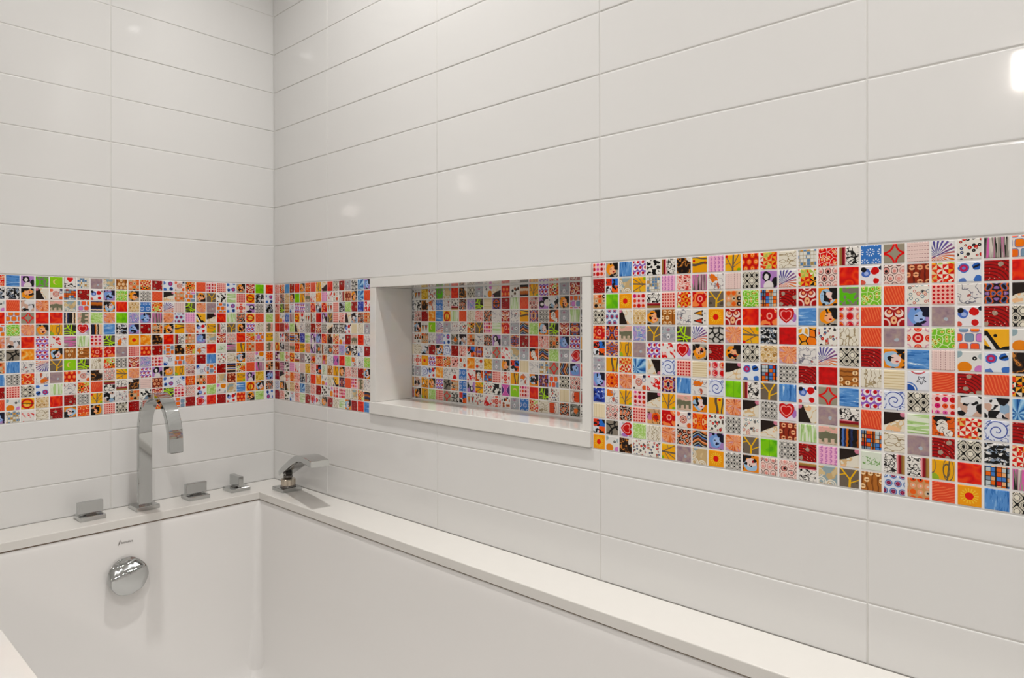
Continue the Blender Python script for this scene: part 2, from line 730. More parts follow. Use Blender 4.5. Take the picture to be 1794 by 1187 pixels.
@design('rc', 'f4e8e0')
def _(p):
    for x, y in ((1, 0), (-1, 0), (0, 1), (0, -1)):
        p.over(p.disc(x, y, 0.36), 'dc3a22')
        p.over(p.ring(x, y, 0.2, 0.05), 'f4a080')
    for x, y in ((1, 1), (-1, -1), (-1, 1), (1, -1)):
        p.over(p.ring(x, y, 0.32, 0.07), 'd8a8b8')
    p.over(p.disc(0, 0, 0.52), 'd0201c')
    p.over(p.disc(0, 0, 0.3), 'f4c0b0')
    p.over(p.disc(0, 0, 0.15), 'd0201c')


@design('yk', 'f4bd50')
def _(p):
    n = p.noise(0.8, 3.0)
    p.over(p.v + n * 0.9 < -0.05, '14110f')
    p.over(p.disc(-0.1, 0.35, 0.16), '14110f')
    p.over(p.seg(-0.9, 0.6, 0.1, -1.0, 0.24), '14110f')
    p.over(p.seg(-0.9, 0.2, -0.2, -1.0, 0.15), 'ece8e2')


@design('oc', 'eae8e4')
def _(p):
    p.over(p.disc(-0.4, -0.6, 0.62, 1.0, 0.9), 'e8941e')
    p.over(p.disc(0.85, -0.8, 0.42), 'd892ca')
    p.over(p.disc(-1.0, 0.75, 0.42), 'a0b4ba')
    p.over(p.disc(1.05, 0.5, 0.3), 'b8c4c6')
    p.over(p.ring(0.45, 0.3, 0.13, 0.07), '14120f')


@design('st', 'eaecf2')
def _(p):
    t = p.ang(p.u - 0.3, p.v - 0.1)
    s_ = p.at(0.3, 0.1) - abs(p.fr(t * (2.5 / math.pi) + 0.25) - 0.5) * 0.55
    p.over(abs(s_ - 0.16) < 0.055, '20243c')
    p.over(p.disc(-0.9, -1.0, 0.62), '2c5cac')
    p.over(p.ring(-0.9, -1.0, 0.8, 0.06), '5a84c4')
    p.over(p.ring(0.0, 1.6, 0.85, 0.06), 'c84a54')


@design('bs', 'e8ecf6')
def _(p):
    l, t = p.at(0.05, 0.0), p.ang(p.u, p.v)
    p.over(p.band(p.fr(l * 1.9 - t * (0.5 / math.pi)), 0.5, 0.1) * (l < 1.0), '5868ac')
    p.over(p.band(p.noise(1.6, 4.0), 0.5, 0.06) * (l > 0.85), '6a7ab4')


@design('dm', 'ac1a22')
def _(p):
    x = abs(p.u)
    p.over(p.ln(x - 0.5, p.v - 0.35) < 0.42, 'f6e4da')
    p.over(p.ln(x - 0.42, p.v - 0.5) < 0.3, 'ac1a22')
    p.over(p.ln(x - 0.42, p.v - 0.5) < 0.18, 'f4b48c')
    p.over(p.ln(x, (p.v + 0.4) * 0.7) < 0.3, 'f4c49c')
    p.over(p.ln(x, p.v + 0.42) < 0.12, 'a01a1a')
    p.over(p.band(p.ln(x - 0.95, p.v + 0.8), 0.55, 0.09), 'f2d4cc')
    p.over(p.band(p.ln(x, p.v - 1.2), 0.42, 0.07), 'f2d4cc')


@design('tb', 'e6cca2')
def _(p):
    a, b, i, j = p.cells(3.0, True)
    k = p.white(i, j)
    p.over(p.ln(a, b) < 0.44, 'f0e2c8')
    p.over(p.ln(a, b) < 0.22 + k * 0.14, p.pick(k, ['c49c60', 'b88c50', 'd8b880']))
    p.over(p.band(p.noise(1.5, 3.0), 0.5, 0.03), 'b48c54')


@design('su', 'f2ab22')
def _(p):
    l, t = p.at(0, 0), p.ang(p.u, p.v)
    p.over((p.sin(t * 16.0) > 0.35) * (l < 0.78), 'f8d060')
    p.over(l < 0.44, 'f8d048')
    p.over(l + p.noise(2.0) * 0.05 < 0.4, 'e03018')


@design('lg', '90d030')
def _(p):
    p.fill(p.pick(p.noise(0.8, 1.0), ['6cb61c', '7ec626', '90d030', '98d83c', 'a4e050']))
    p.over(p.band(p.u, 0.1, 0.03), '70b41c')


@design('lm', '9ed43c')
def _(p):
    p.over(p.disc(-0.05, 0.05, 0.48), 'ecd090')
    p.over(p.disc(0.15, 0.05, 0.44), 'a2d644')


@design('pl', '14141a')
def _(p):
    a, b, i, j = p.cells(4.6)
    k = p.white(i, j, 4.0)
    c = p.pick(k, ['ea7a3a', '5a8acc', 'ca3828', 'ccd4d6', 'eebc90', '8c9cae', 'ccd4d6', 'ea7a3a'])
    p.over((abs(a) < 0.44) * (abs(b) < 0.43), c)
    p.over(p.band(p.fr(p.u * 1.15 + p.r), 0.5, 0.07), '14141a')


@design('am', 'ceb68e')
def _(p):
    p.over(p.noise(0.9, 2.0) > 0.6, 'a2b2b6')
    for x, y in ((-0.7, -0.8), (0.35, -1.0), (-1.0, 0.2)):
        for r in (0.5, 0.28):
            p.over(p.ring(x, y, r, 0.07), 'ece6d8')
    p.over(p.noise(0.9, 8.0) > 0.68, 'dcc8a0')


@design('yg', '7c7062')
def _(p):
    for q in ((0.05, -1, 0.1, -0.1, 0.12), (0.1, -0.1, 0.75, 1, 0.08), (0.1, -0.1, -0.8, 1, 0.08), (0.1, -0.5, 1, -0.05, 0.06), (-0.4, 0.45, -1, 0.3, 0.05)):
        p.over(p.seg(*q), 'ecbe42')
    p.over(p.noise(1.0, 3.0) > 0.9, '5a5046')


@design('ol', '6e6658')
def _(p):
    p.over(p.noise(0.8, 3.0) > 0.62, '2e2a22')
    for x, y, r in ((-1.1, 1.2, 1.0), (1.0, 1.1, 1.5), (-0.6, -1.6, 1.3)):
        p.over(p.ring(x, y, r, 0.09), 'bce42c')
    p.over(p.seg(0, -1, 0.3, 1, 0.07), 'c4e840')
    p.over(p.seg(-1, -0.8, 1, -0.5, 0.06), 'bce42c')


def heart(p, x, y, s_):
    a, b = (p.u - x) * (1 / s_), (p.v - y) * (1 / s_)
    q = a * a + b * b - 0.62
    return q * q * q - a * a * b * b * b


@design('ht', 'ece4ee')
def _(p):
    p.over(p.disc(0.75, -0.1, 0.4, 0.7, 1.3), 'b484c4')
    p.over(p.noise(1.0, 3.0) > 0.72, 'c0bcbc')
    p.over(heart(p, -0.15, 0.0, 1.0) < 0.0, 'cc141c')
    p.over(heart(p, -0.15, 0.02, 0.74) < 0.0, 'f4aaa4')
    p.over(heart(p, -0.15, 0.04, 0.6) < 0.0, 'cc1820')


@design('hh', 'eeeae6')
def _(p):
    p.over((p.v < -0.1) * p.band(p.noise(1.6, 3.0), 0.5, 0.08), '2a2624')
    p.over(p.mx(abs(p.u), abs(p.v)) > 0.93, 'b4aca4')
    p.over(heart(p, 0.0, 0.5, 0.55) < 0.0, 'd8201c')


@design('te', 'ebe7e1')
def _(p):
    for y, c in ((0.5, 'e8a040'), (-0.5, 'd84830')):
        q = abs(p.v - y) + (p.u - 0.35) * -0.28
        p.over((q < 0.36) * p.band(p.u, -0.15, 0.62), '1a1614')
        p.over((q < 0.26) * p.band(p.u, -0.2, 0.52), c)
        p.over(p.disc(0.75, y, 0.09), '1a1614')
        p.over(p.disc(0.4, y, 0.13, 0.5, 1.2), 'c8c4be')


@design('ow', 'ecc4a4')
def _(p):
    x, y = p.u - 0.2, p.v - 0.25
    t, l = p.ang(x, y), p.ln(x, y)
    n = p.noise(1.0, 2.0, x=t * 4.5, y=l * 0.7, det=2.0)
    p.fill(p.pick(n, ['a8604a', 'c4705a', 'e8803c', 'f4c4a0', 'e8905a', 'd0a0b4', 'f0e0d8'], True))
    p.over(l > 1.15 + n * 0.3, 'cfb2c2')


@design('of', 'f2ab4c')
def _(p):
    p.fill(p.pick(p.noise(1.2, 2.0, det=2.0), ['b85c18', 'e8841e', 'f29a30', 'f8b85c', 'fadca4', 'ecae50'], True))


@design('oo', 'f2a02e')
def _(p):
    e, _k = p.vor(1.2, 0.0, True)
    d, k = p.vor(1.2)
    p.fill(p.pick(k, ['f2a02e', 'f28a26', 'f4b456', 'ecb04c']))
    p.over(e < 0.075, '1a1410')
    p.over((e < 0.2) * (k > 0.8), 'f0ece6')


@design('bo', 'd0ccc6')
def _(p):
    e, _k = p.vor(1.35, 0.0, True, 0.7)
    p.over(e < 0.12, '16150f')
    p.over(p.band(e, 0.19, 0.015), '8a8680')


@design('bz', '4a80bc')
def _(p):
    t, l = p.ang(p.u + 0.6, p.v + 0.4), p.at(-0.6, -0.4)
    p.fill(p.pick(p.fr(t * 1.3 + p.noise(0.6) * 0.4), ['2c5c9c', '4680c0', '80b4dc', 'bcdcee', '6ca0d0'], True))
    p.over(p.fr(t * 1.3) < 0.07, '1e4680')


@design('bt', '2c429c')
def _(p):
    p.fill(p.pick(p.noise(1.1, 2.0), ['1a2668', '2c429c', '3c58b4', '8098d8', '2a3a90']))
    d, k = p.vor(1.7)
    p.over((d < 0.16) * (k > 0.55), 'f0f2fa')


@design('el', 'dcc4b2')
def _(p):
    p.over(p.v > 0.35, 'e8b8ac')
    p.over(p.noise(1.6, 2.0) > 0.66, 'c2b49c')
    p.over(abs(p.v) + p.noise(1.8, 5.0) * 0.35 < 0.5, '7c7c66')
    p.over((abs(p.v + 0.45) < 0.3) * (p.sin(p.u * 9.0) > 0.2), '7c7c66')


@design('cs', 'efe3c8')
def _(p):
    p.over(p.band(p.fr(p.u * 3.4), 0.5, 0.11), 'd6c29a')
    p.over(p.band(p.fr(p.u * 1.7 + 0.3), 0.5, 0.03), 'c6b07e')


@design('gl', 'c2dca2')
def _(p):
    n = p.noise(1.0, 1.0, x=p.u * 4.0, y=p.v * 0.3)
    p.over(n > 0.52, 'eaf0de')
    p.over(p.band(n, 0.3, 0.05), 'a8c888')


@design('wv', '1e1814')
def _(p):
    w = abs(p.u + 0.1) * 0.5 + p.sin(p.u * 4.0) * 0.07
    p.fill(p.pick(p.fr(p.v * 0.75 + w * 0.75 + 0.3), ['1e1814', 'c87e48', 'f0a880', '1e1814', '8a4e30', '5a8ac4', '1e1814', 'b8b4ac']))


@design('wh', 'ece6d8')
def _(p):
    p.over(p.band(p.noise(0.9, 2.0), 0.5, 0.05), 'e0c49a')
    p.over(p.noise(0.8, 6.0) > 0.74, 'f2c8a0')
    p.over(p.v - p.u * 0.35 + p.noise(0.7, 3.0) * 0.35 > 0.22, '2c1e17')
    p.over((p.at(0.85, 0.85) < 0.28), 'd08a9c')


@design('wr', 'eeeae6')
def _(p):
    n = p.noise(1.0, 2.0, x=p.u * 1.4 + p.v * 0.6, y=p.v * 0.8)
    p.over(n > 0.56, 'd82028')
    p.over((n > 0.56) * (p.noise(2.4, 7.0) > 0.6), 'f4d0cc')


@design('sh', 'e4eadc')
def _(p):
    p.over((abs(p.v) < 0.42) * (abs(p.u) < 0.85) * p.band(p.noise(2.0, 3.0, x=p.u * 1.5), 0.5, 0.08), '86ae6c')


@design('ls', 'b8da88')
def _(p):
    p.over(p.band(p.noise(2.2, 1.0), 0.5, 0.09), 'dcecbc')
    p.over(p.noise(1.2, 5.0) > 0.75, 'a6cc74')


@design('vs', '2a2420')
def _(p):
    n = p.noise(1.0, 0.0, x=p.u * 0.2, y=p.v * 1.8)
    i = p.fl(p.u * 4.5 + n * 0.6 + 20.0)
    p.fill(p.pick(p.white(i, 0.0, 1.0), ['26345e', 'c87a3a', '181414', 'f0d0a8', '5c7ebc', 'a05a2c', '181414', 'e8d4bc']))


@design('pu', 'bca4cc')
def _(p):
    n = p.noise(0.9, 1.0)
    p.fill(p.pick(p.fr(n * 2.2), ['bca4cc', '8c9ccc', 'd8b8dc', 'c8d0c0', '98a8d0', 'caa8d4']))
    p.over(p.disc(0.3, -0.3, 0.22), '5a84c4')
    p.over(p.disc(0.3, -0.3, 0.1), 'e8e8f0')


@design('md', 'e4e8f0')
def _(p):
    a, b, i, j = p.cells(2.3, True)
    l, k = p.ln(a, b), p.white(i, j)
    p.over(p.band(l, 0.35, 0.07), '6a8abc')
    p.over((l < 0.26) * (k > 0.35), 'c23c66')
    p.over(p.band(l, 0.15, 0.04), '20304c')


@design('bx', '141416')
def _(p):
    p.over(p.noise(1.5, 2.0, x=p.u * 0.7, y=p.v * 1.7) > 0.56, 'eceae8')
    p.over(p.band(p.noise(1.3, 6.0), 0.6, 0.06), '96a2b2')
    p.over(p.band(p.noise(2.0, 9.0), 0.5, 0.06), '141416')


@design('sd', 'e4e2e4')
def _(p):
    d, k = p.vor(1.5)
    p.fill(p.pick(k, ['16151a', 'e4e2e4', 'a0b8ce', 'ecebea', 'd4b4a4', 'e4e2e4', '16151a', 'eae8e8']))
    p.over(p.noise(1.6, 4.0) > 0.72, '16151a')


@design('pa', '14141a')
def _(p):
    n = p.noise(1.6, 4.0)
    x, y = p.u > 0.0, p.v > 0.0
    k = p.m('ADD', x * 0.5, y * 0.25) + 0.02
    p.over(n < 0.56, p.pick(k, ['e2e6ea', 'd8482c', 'f0702c', '3c7ace']))


@design('yo', 'eeb62e')
def _(p):
    p.over(p.disc(-0.9, -0.9, 0.55), 'a4bc4c')
    for x, y, r, w in ((0.3, 0, 0.5, 0.07), (0.45, 0.1, 0.85, 0.05), (-1.0, 0.4, 0.6, 0.05)):
        p.over(abs(p.at(x, y, 0.55, 1.3) - r) < w, '75674f')
    p.over(p.band(p.u - p.v * 0.1, 0.45, 0.07), '75674f')


@design('dr', 'ca100e')
def _(p):
    p.fill(p.pick(p.noise(1.6, 1.0, det=3.0), ['900a0a', 'c00e0c', 'd4140e', 'e01c12'], True))


@design('rg', 'f0ebe2')
def _(p):
    d, k = p.vor(2.0)
    r = k * 0.16 + 0.2
    p.over(abs(d - r) < 0.06, p.pick(k, ['c04a30', '26303c', '4c7e8c', '26201c', 'b83a2c']))
    p.over(d < r - 0.1, p.pick(k, ['f0ebe2', 'eab890', 'f0ebe2', '26303c', 'f0d0b8']))


@design('od', '38201a')
def _(p):
    e, _k = p.vor(1.7, 0.0, True)
    p.over(e < 0.05, 'ecdcd0')
    d, k = p.vor(1.7)
    p.over(d < 0.3, p.pick(k, ['e05c2a', 'e4682e', 'c84428']))
    p.over(p.band(d, 0.16, 0.05), 'f6c8a0')
    p.over(d < 0.08, 'c02c1c')


@design('pe', 'e4b480')
def _(p):
    p.over(p.v > 0.45, 'd0b090')
    p.over(p.disc(-0.6, 0.0, 0.5), 'd890b0')
    p.over(p.disc(0.35, -0.05, 0.62), 'ec7034')
    p.over(p.disc(0.4, -0.1, 0.34), 'c02420')
    p.over(p.band(p.noise(1.2, 3.0), 0.5, 0.05), '4a281c')


@design('gk', '948c80')
def _(p):
    for x, y, r, w in ((-1.2, -0.6, 1.2, 0.1), (0.9, -1.2, 1.4, 0.1), (1.5, 0.8, 1.1, 0.12), (-0.4, 1.9, 1.5, 0.08)):
        p.over(p.ring(x, y, r, w), '16130f')
    p.over(p.seg(-1, -1, 1, 0.4, 0.05), '16130f')


@design('rp', 'f49660')
def _(p):
    l = p.at(0.1, 0.1, 0.85, 1.0)
    n = p.noise(0.9, 2.0)
    p.over(p.band(n, 0.5, 0.13), 'cc1c14')
    p.over(l < 0.68, 'cc1c14')
    p.over(l < 0.42, 'f8b0a0')
    p.over(l < 0.24, 'cc2018')
    p.over(p.ring(1.0, 1.0, 0.3, 0.06), 'f6d8c4')


@design('ro', 'f4e0da')
def _(p):
    a, b, i, j = p.cells(2.0)
    k = p.white(i, j)
    p.over(p.band(p.ln(a, b * 0.9), 0.4, 0.035), 'c88a9a')
    p.over(p.ln(a, b * 0.9) < 0.34, p.pick(k, ['d4203c', 'd42830', 'e4702c']))
    p.over(p.ln(a + 0.07, b + 0.03) < 0.22, p.pick(k, ['f4b0a8', 'd42830', 'f4c8a4']))
    p.over(p.ln(a - 0.02, b) < 0.15, 'd02028')


@design('ot', 'd6a476')
def _(p):
    a, b, i, j = p.cells(3.0)
    k = p.white(i, j, 2.0)
    p.over(p.ln(a, b) < 0.42, p.pick(k, ['ea743c', 'ccbca6', 'ea743c', '17130f', 'eeb090', 'e05c2c', 'd8c4ac']))
    p.over((p.ln(a - 0.05, b) < 0.16) * (k > 0.45), p.pick(k, ['ea743c', '17130f', 'e8dccc', '17130f']))


@design('pi', 'f6e0d8')
def _(p):
    p.fill(p.pick(p.noise(1.5, 2.0, det=2.0), ['28100f', 'c84a4a', 'eca49a', 'f6e0d8', 'e88a80', 'f6e4dc', '9c2a2a', '28100f']))


@design('gm', 'b8b8bc')
def _(p):
    n = p.noise(1.3, 2.0, x=abs(p.u), y=p.v)
    p.fill(p.pick(p.fr(n * 2.0), ['b8b8bc', 'c8c8ca', 'a0a4aa', 'c4b4ba', 'b0bcc0']))
    p.over(p.disc(0, -0.35, 0.34, 0.75, 1.1), 'f0eef0')
    p.over(p.disc(0, -0.4, 0.12, 0.7, 1.3), '3a3038')
    p.over(p.disc(0, 0.55, 0.24, 1.2, 0.7), 'b08a9a')


@design('bi', 'ece8e4')
def _(p):
    n = p.noise(1.8, 2.0, det=2.0)
    p.over(p.at(-0.3, 0.4, 1.2, 0.9) + n * 0.55 < 0.78, 'e8843a')
    p.over(p.at(0.25, -0.5, 0.6, 1.1) + n * 0.5 < 0.6, 'c86a4c')
    p.over(p.band(p.noise(1.2, 7.0), 0.5, 0.03), '9a8e94')


@design('mr', 'f0e4de')
def _(p):
    for r, c in ((0.46, 'c25c4c'), (0.27, 'd07a58')):
        p.over(p.ring(-0.05, 0.05, r, 0.06), c)
    p.over(p.disc(-0.05, 0.05, 0.12), '8a4a3c')
    for x, y, r, c in ((-0.8, 0.75, 0.3, 'e8846a'), (0.8, -0.7, 0.34, 'e07040'), (0.8, 0.85, 0.25, '2a2a44')):
        p.over(p.disc(x, y, r), c)
    p.over(p.ring(0.75, 0.4, 0.24, 0.05), '9098b0')
    p.over(p.disc(-0.8, -0.8, 0.14), '3a2020')


@design('yw', 'e6c048')
def _(p):
    e, _k = p.vor(2.4, 0.0, True)
    p.over(e < 0.07, 'f6e4a0')
    p.over(p.noise(2.0, 2.0) > 0.62, 'c89a2c')


@design('hg', '5c3c7c')
def _(p):
    p.over(abs(p.u) < abs(p.v) * 0.7 + 0.2, 'd46cb4')
    p.over(p.band(abs(p.u) - abs(p.v) * 0.7, 0.2, 0.05), 'f0b4d8')


@design('ov', 'f0ece6')
def _(p):
    a, b = p.fr(p.u * 0.5 * 2.0 + 0.0) - 0.5, p.fr(p.v * 0.5 * 2.0) - 0.5
    k = p.m('LESS_THAN', p.u * p.v, 0.0)
    l = p.ln(a * 1.1, b)
    p.over(p.band(l, 0.34, 0.05), 'a89a80')
    p.over((l < 0.32) * k, 'd8502c')


@design('gq', '8e8e84')
def _(p):
    p.over(p.band(p.noise(2.0, 2.0), 0.5, 0.1), '2c2a28')
    p.over(p.noise(1.5, 5.0) > 0.7, 'd4d0c8')
    p.over(p.at(0.2, -0.1) + p.noise(2.2, 8.0) * 0.2 < 0.55, 'e4803a')


@design('bh', 'efece6')
def _(p):
    d, k = p.vor(1.3)
    p.over((d < 0.34) * (k > 0.3), p.pick(k, ['8a5a2c', 'd8742c', '6a4a2a', 'c06428', '1c1612']))
    p.over((d < 0.14) * (k > 0.3), '2c1c14')


@design('oh', 'f0e8e0')
def _(p):
    q = p.sq(p.sq((p.u - 0.4) * 1.6)) + p.sq(p.sq(p.v * 1.15))
    p.over(q < 1.0, 'e2602c')
    p.over((q < 1.0) * (p.fr(p.v * 3.0) < 0.25), 'c04a20')
    p.over(p.ring(0.6, 0, 1.15, 0.07), 'c88a74')
    p.over(p.disc(-0.15, 0, 0.16), '7a2a1c')
    p.over(p.mx(abs(p.u), abs(p.v)) > 0.9, 'b4a69a')


@design('oa', 'f2ac32')
def _(p):
    p.over(p.noise(0.9, 2.0) > 0.62, 'f6cc6c')
    p.over(abs(p.at(-0.1, 0.0, 1.0, 0.9) - 0.82) < 0.17, 'd23018')
    p.over(p.band(p.v + p.sin(p.u * 3.0) * 0.07, 0.0, 0.07), '5a3a1c')
    p.over(p.disc(0.1, -0.75, 0.2), 'c8281c')


# ------------------------------------------------------------------ what is printed where (top row first; a digit = quarter turns)
BAND_RIGHT = '''
dp fo bl pc bw sk bk yt1 p3 yl rh um lc1 gs rf sk bf ar ps1 fe cd gp rr
rd pa am yl1 gs p3 pi gp bi ps he pn fe um po rs bd po bm um bb rd rs
ot lg su dp sk1 pg um rp yg ot go pl rd dm fw gn go co rg pg ws ka wh
he md wh1 tb fo bn ws te su dm rs rp ht bl1 fo ro co dm fb mv bd rd he
rp ka el pu yg gm ol fe bo ow yl1 bx dr oo cd lc co mv rc go rr yk oc
pa ka yo mv pc wr ht fo1 rd fo he tb ow ws fe he rd fw bl1 ps oc bb bk
gm yt um bz wh3 bs pg cs1 ro wh bb pl hs rd dr bn1 lc cs1 st co1 rd co um
fb ko ow mr wr ka bl bi bs lg sk yg bl bd ar bl1 pc bs he dp sd sd1 bz
bt bi yl dp wh yl el fw yt ow wh hs ht wh1 mv sk1 co wh gl1 pw um bs rd
cs po od pg pe rp mr ko cd hs rg wh bm gl el vs pl lc1 mv rd he bx um1
pa gk ht3 ls lc ow od wv fb ow yg lg hs rd p3 wh sh sk2 sk2 yo rs pl gp
su oc bk cd cd1 yl3 mv am su hs fw1 po po1 sk3 am yg bn md ot co1 su bl he
'''
BAND_LEFT = '''
rf bl1 pn gn lm hh gs mv am bn ot um rd bb3 mr um co dp pg bb2 fo dm lg rs
bx bx1 fo1 wh1 mr pl rd bd fb go fo hs1 co wh ot rr fo3 yg bw gl1 pg oa bx1 bb3
oc co sd ow el am rr vs1 fw1 rs tb bf um fe ps ol ow mv rr bb3 rc pn3 hs1 bx1
rs rr ar rs rs vs el1 ls ow lg pu fb gp ow1 md p3 yk wh rs gl od oa co ls
rr go ow fo yo ol ht vs bl1 bx fb rd ot fo yt1 ow bd yo1 sk yg fo pc lc el3
ow sd rs pc wr gp1 gl dp ol bi1 su of bk rs sk ot fb am dm po rs um rr yo1
he gk of pc fw bn bn1 rp rp1 mv pg rh rd rr1 bk um bi1 rs sh gp1 yt ot co el3
ot bl ws fe2 yg lm ol lc um hs1 dm pu dp st rr ow rd bl cd lc1 fw po oc2 ko
bl hs1 ko bi2 mv rh mr bk po yl1 ow pc pn fo1 yo po st3 rr1 rd vs1 um co gp ot
rd pg he1 bb2 gl ws um co sk3 sk1 bk1 ps1 bm bb2 st2 ko ot co am bm1 yo1 pn yw fb1
co oc oa tb rs rd hs1 yl sd ws1 ot bw dm ol2 dp po bd1 ls oc2 am1 bl1 oa1 fw od
fb gs wr lc1 rd fw2 ko fo2 pg he rd bw um ot rr1 rd ht1 rs rd bd rh fo3 ls bb1
'''
BAND_CORNER = '''
pi um bl rd rs fo ko co yl wh2 rs he rd gm bo bz fb
pi od tb fo lg yt el wr of p3 wr ov sk2 bm fo bz co
pi ol bn st pc pc gm rp sd rp te1 pg bx ls rd bt wr
co oc bf gp oa hh te1 sk dr pn yg pg pi wh1 sd od ot
rs rd ht ls wh1 ws hs1 rd dm hs wh2 bo bo1 bd cs lc gm
lc bd od vs1 fw bt gl1 pn fb rp bk um oc rd el rs ws
oa1 bx hs el rh yo1 ow pn2 gq sk gq dm pu fw bw st rd
pn1 ls rc oa sk1 mv bw pe ws pe1 ws1 hg rs ls bi ws2 go
bm gp1 bw p3 wr ps yw pi pa sh1 bn yt fo pi po rd fw
rd wh rc ko pi bx1 sk rs of oc lc yk ka co dp el1 ws
bs fo wh1 tb pi bz hs pi rd bw oc1 ro dp lc am um vs1
rd pi bw st pi gl1 rd ht hh1 fo rd lc gl1 fw rd rs bl1
'''
NICHE = '''
bw te1 yw cd gn am rs bk he gm oc1 wh2 rh bh vs1 yl pc um gm dm1 mv he ow
bx bw bk bi bf ws sk1 od pu ol cs1 ka rd gl co po pn1 sd fo rr ws rs fb
bx po rd of bl1 oa1 gl co lc pi od ws dm ws yt1 ka hs pw gm gl bx wh pc
ws fw te1 lm fe gm ws1 cd um yg dp gl1 rp gm1 wv ls fw ol dm ka bw mr rd
ps bh ot ws pu bb3 gq sd ot1 ws2 od pn gm ka rd rs pi ot fb pc yt go bl
cs lc1 sd rd fw1 bs rd pi pa ka ws ar wr am gm pw wv ls gm1 ht3 vs oc fo
sk rc su pc ko um pi ov of ov1 yw gm fo pa cs ws gs ar wv1 fb1 rp dp hs
bx gm bs bd of1 ws hh2 bf wr pw pl pg rc yt bi fw ka rr he po sd lm ko
yt sd oo fo pc gk ot bf1 pn2 yl1 cd bw hg lm3 dp rs ol cd1 cs oh rd bb um
rd fo yo ls pg ar1 bo pa te1 cd wr rc bh gm bf um lc1 oh2 od gq bw ps yl
'''

_mats = {}
_tmesh = {}
TS = 22.7                                     # side of one little tile, mm


def tile_mesh(code):
    if code in _tmesh:
        return _tmesh[code]
    f, bg = D[code]
    p = Pr('printed_tile_' + code, bg)
    f(p)
    mat = p.done()
    h = TS / 2000.0
    bm = bmesh.new()
    loops = []
    for ins, z in ((0.0, -0.0025), (0.0, -0.0007), (0.0003, -0.0002), (0.0008, 0.0)):
        a = h - ins
        loops.append([(-a, -a, z), (a, -a, z), (a, a, z), (-a, a, z)])
    loft(bm, loops, cap0=False)
    bmesh.ops.recalc_face_normals(bm, faces=bm.faces)
    me = bpy.data.meshes.new('mosaic_tile')
    bm.to_mesh(me)
    bm.free()
    if me.polygons[-1].normal.z < 0:
        me.flip_normals()
    me.materials.append(mat)
    _tmesh[code] = me
    return me


RIGHT_WALL = Matrix(((1, 0, 0), (0, 0, -1), (0, 1, 0)))      # columns: tile right, up, outward
LEFT_WALL = Matrix(((0, 0, 1), (1, 0, 0), (0, 1, 0)))


def lay_mosaic(parent, text, frame, place, pitch_v, extra=0, cut=None):
    """place(c) -> survey point of the column's centre at the top edge, and the column's width factor"""
    rows = [r.split() for r in text.strip().split('\n')]
    codes = sorted(D)
    for r, row in enumerate(rows):
        row = list(row) + [random.choice(codes) for _ in range(extra)]
        for c, t in enumerate(row):
            turn = int(t[2]) if len(t) > 2 else 0
            (x, y, z), wf = place(c)
            o = bpy.data.objects.new('mosaic_tile', tile_mesh(t[:2]))
            link(o, parent)
            q = frame.to_4x4() @ Matrix.Rotation(math.radians(random.uniform(-.5, .5)), 4, 'X') @ \
                Matrix.Rotation(math.radians(random.uniform(-.5, .5)), 4, 'Y')
            sc = Matrix.Diagonal((wf, 1, 1, 1))
            p_ = W(x, y, z - (r + 0.5) * pitch_v) - Vector(parent.location)
            o.matrix_local = Matrix.Translation(p_) @ q @ sc @ Matrix.Rotation(turn * math.pi / 2, 4, 'Z')


# ------------------------------------------------------------------ the room
NX0, NX1, NZ0, NZ1, ND = 428.5, 1034.5, -302.5, 0.0, 102.0       # niche outer frame and depth
G = 1.15                                                           # grout lies this far behind the tile faces

bm = bmesh.new()
yb = 150.0
for x0, x1, z0, z1 in ((-120, NX0, -ZOFF, CEIL), (NX1, FARX, -ZOFF, CEIL), (NX0, NX1, -ZOFF, NZ0), (NX0, NX1, NZ1, CEIL)):
    add_box(bm, x0, x1, G, yb, z0, z1)
add_box(bm, NX0, NX1, ND + 4, yb, NZ0, NZ1)
wall_r = tag(mesh_obj('wall_right', bm, M_GROUT), 'white tiled long wall above the tub with a recessed niche', kind='structure')
wall_l = tag(box('wall_left', -120, -G, BACKY, G, -ZOFF, CEIL, M_GROUT), 'white tiled end wall behind the tub taps', kind='structure')
tag(box('wall_back', -120, FARX, BACKY - 120, BACKY, -ZOFF, CEIL, M_PAINT), 'painted wall opposite the tub', kind='structure')
tag(box('wall_far', FARX, FARX + 120, BACKY - 120, yb, -ZOFF, CEIL, M_PAINT), 'painted wall behind the camera', kind='structure')
tag(box('floor', -120, FARX + 120, BACKY - 120, yb, -ZOFF - 60, -ZOFF, M_FLOOR), 'pale bathroom floor', kind='structure')
tag(box('ceiling', -120, FARX + 120, BACKY - 120, yb, CEIL, CEIL + 60, M_PAINT), 'white bathroom ceiling', kind='structure')

_wt = {}


def wall_tile_mesh(w, h):
    k = (round(w, 1), round(h, 1))
    if k in _wt:
        return _wt[k]
    a, b = w / 2000.0, h / 2000.0
    bm = bmesh.new()
    loops = []
    for ins, z in ((0.0, -0.0014), (0.0, -0.0008), (0.0004, -0.0003), (0.0012, -0.00006), (0.0026, 0.0)):
        x, y = a - ins, b - ins
        loops.append([(-x, -y, z), (x, -y, z), (x, y, z), (-x, y, z)])
    loft(bm, loops, cap0=False)
    bmesh.ops.recalc_face_normals(bm, faces=bm.faces)
    me = bpy.data.meshes.new('wall_tile')
    bm.to_mesh(me)
    bm.free()
    me.materials.append(M_TILE)
    _wt[k] = me
    return me


JW = 1.7                                      # joint width


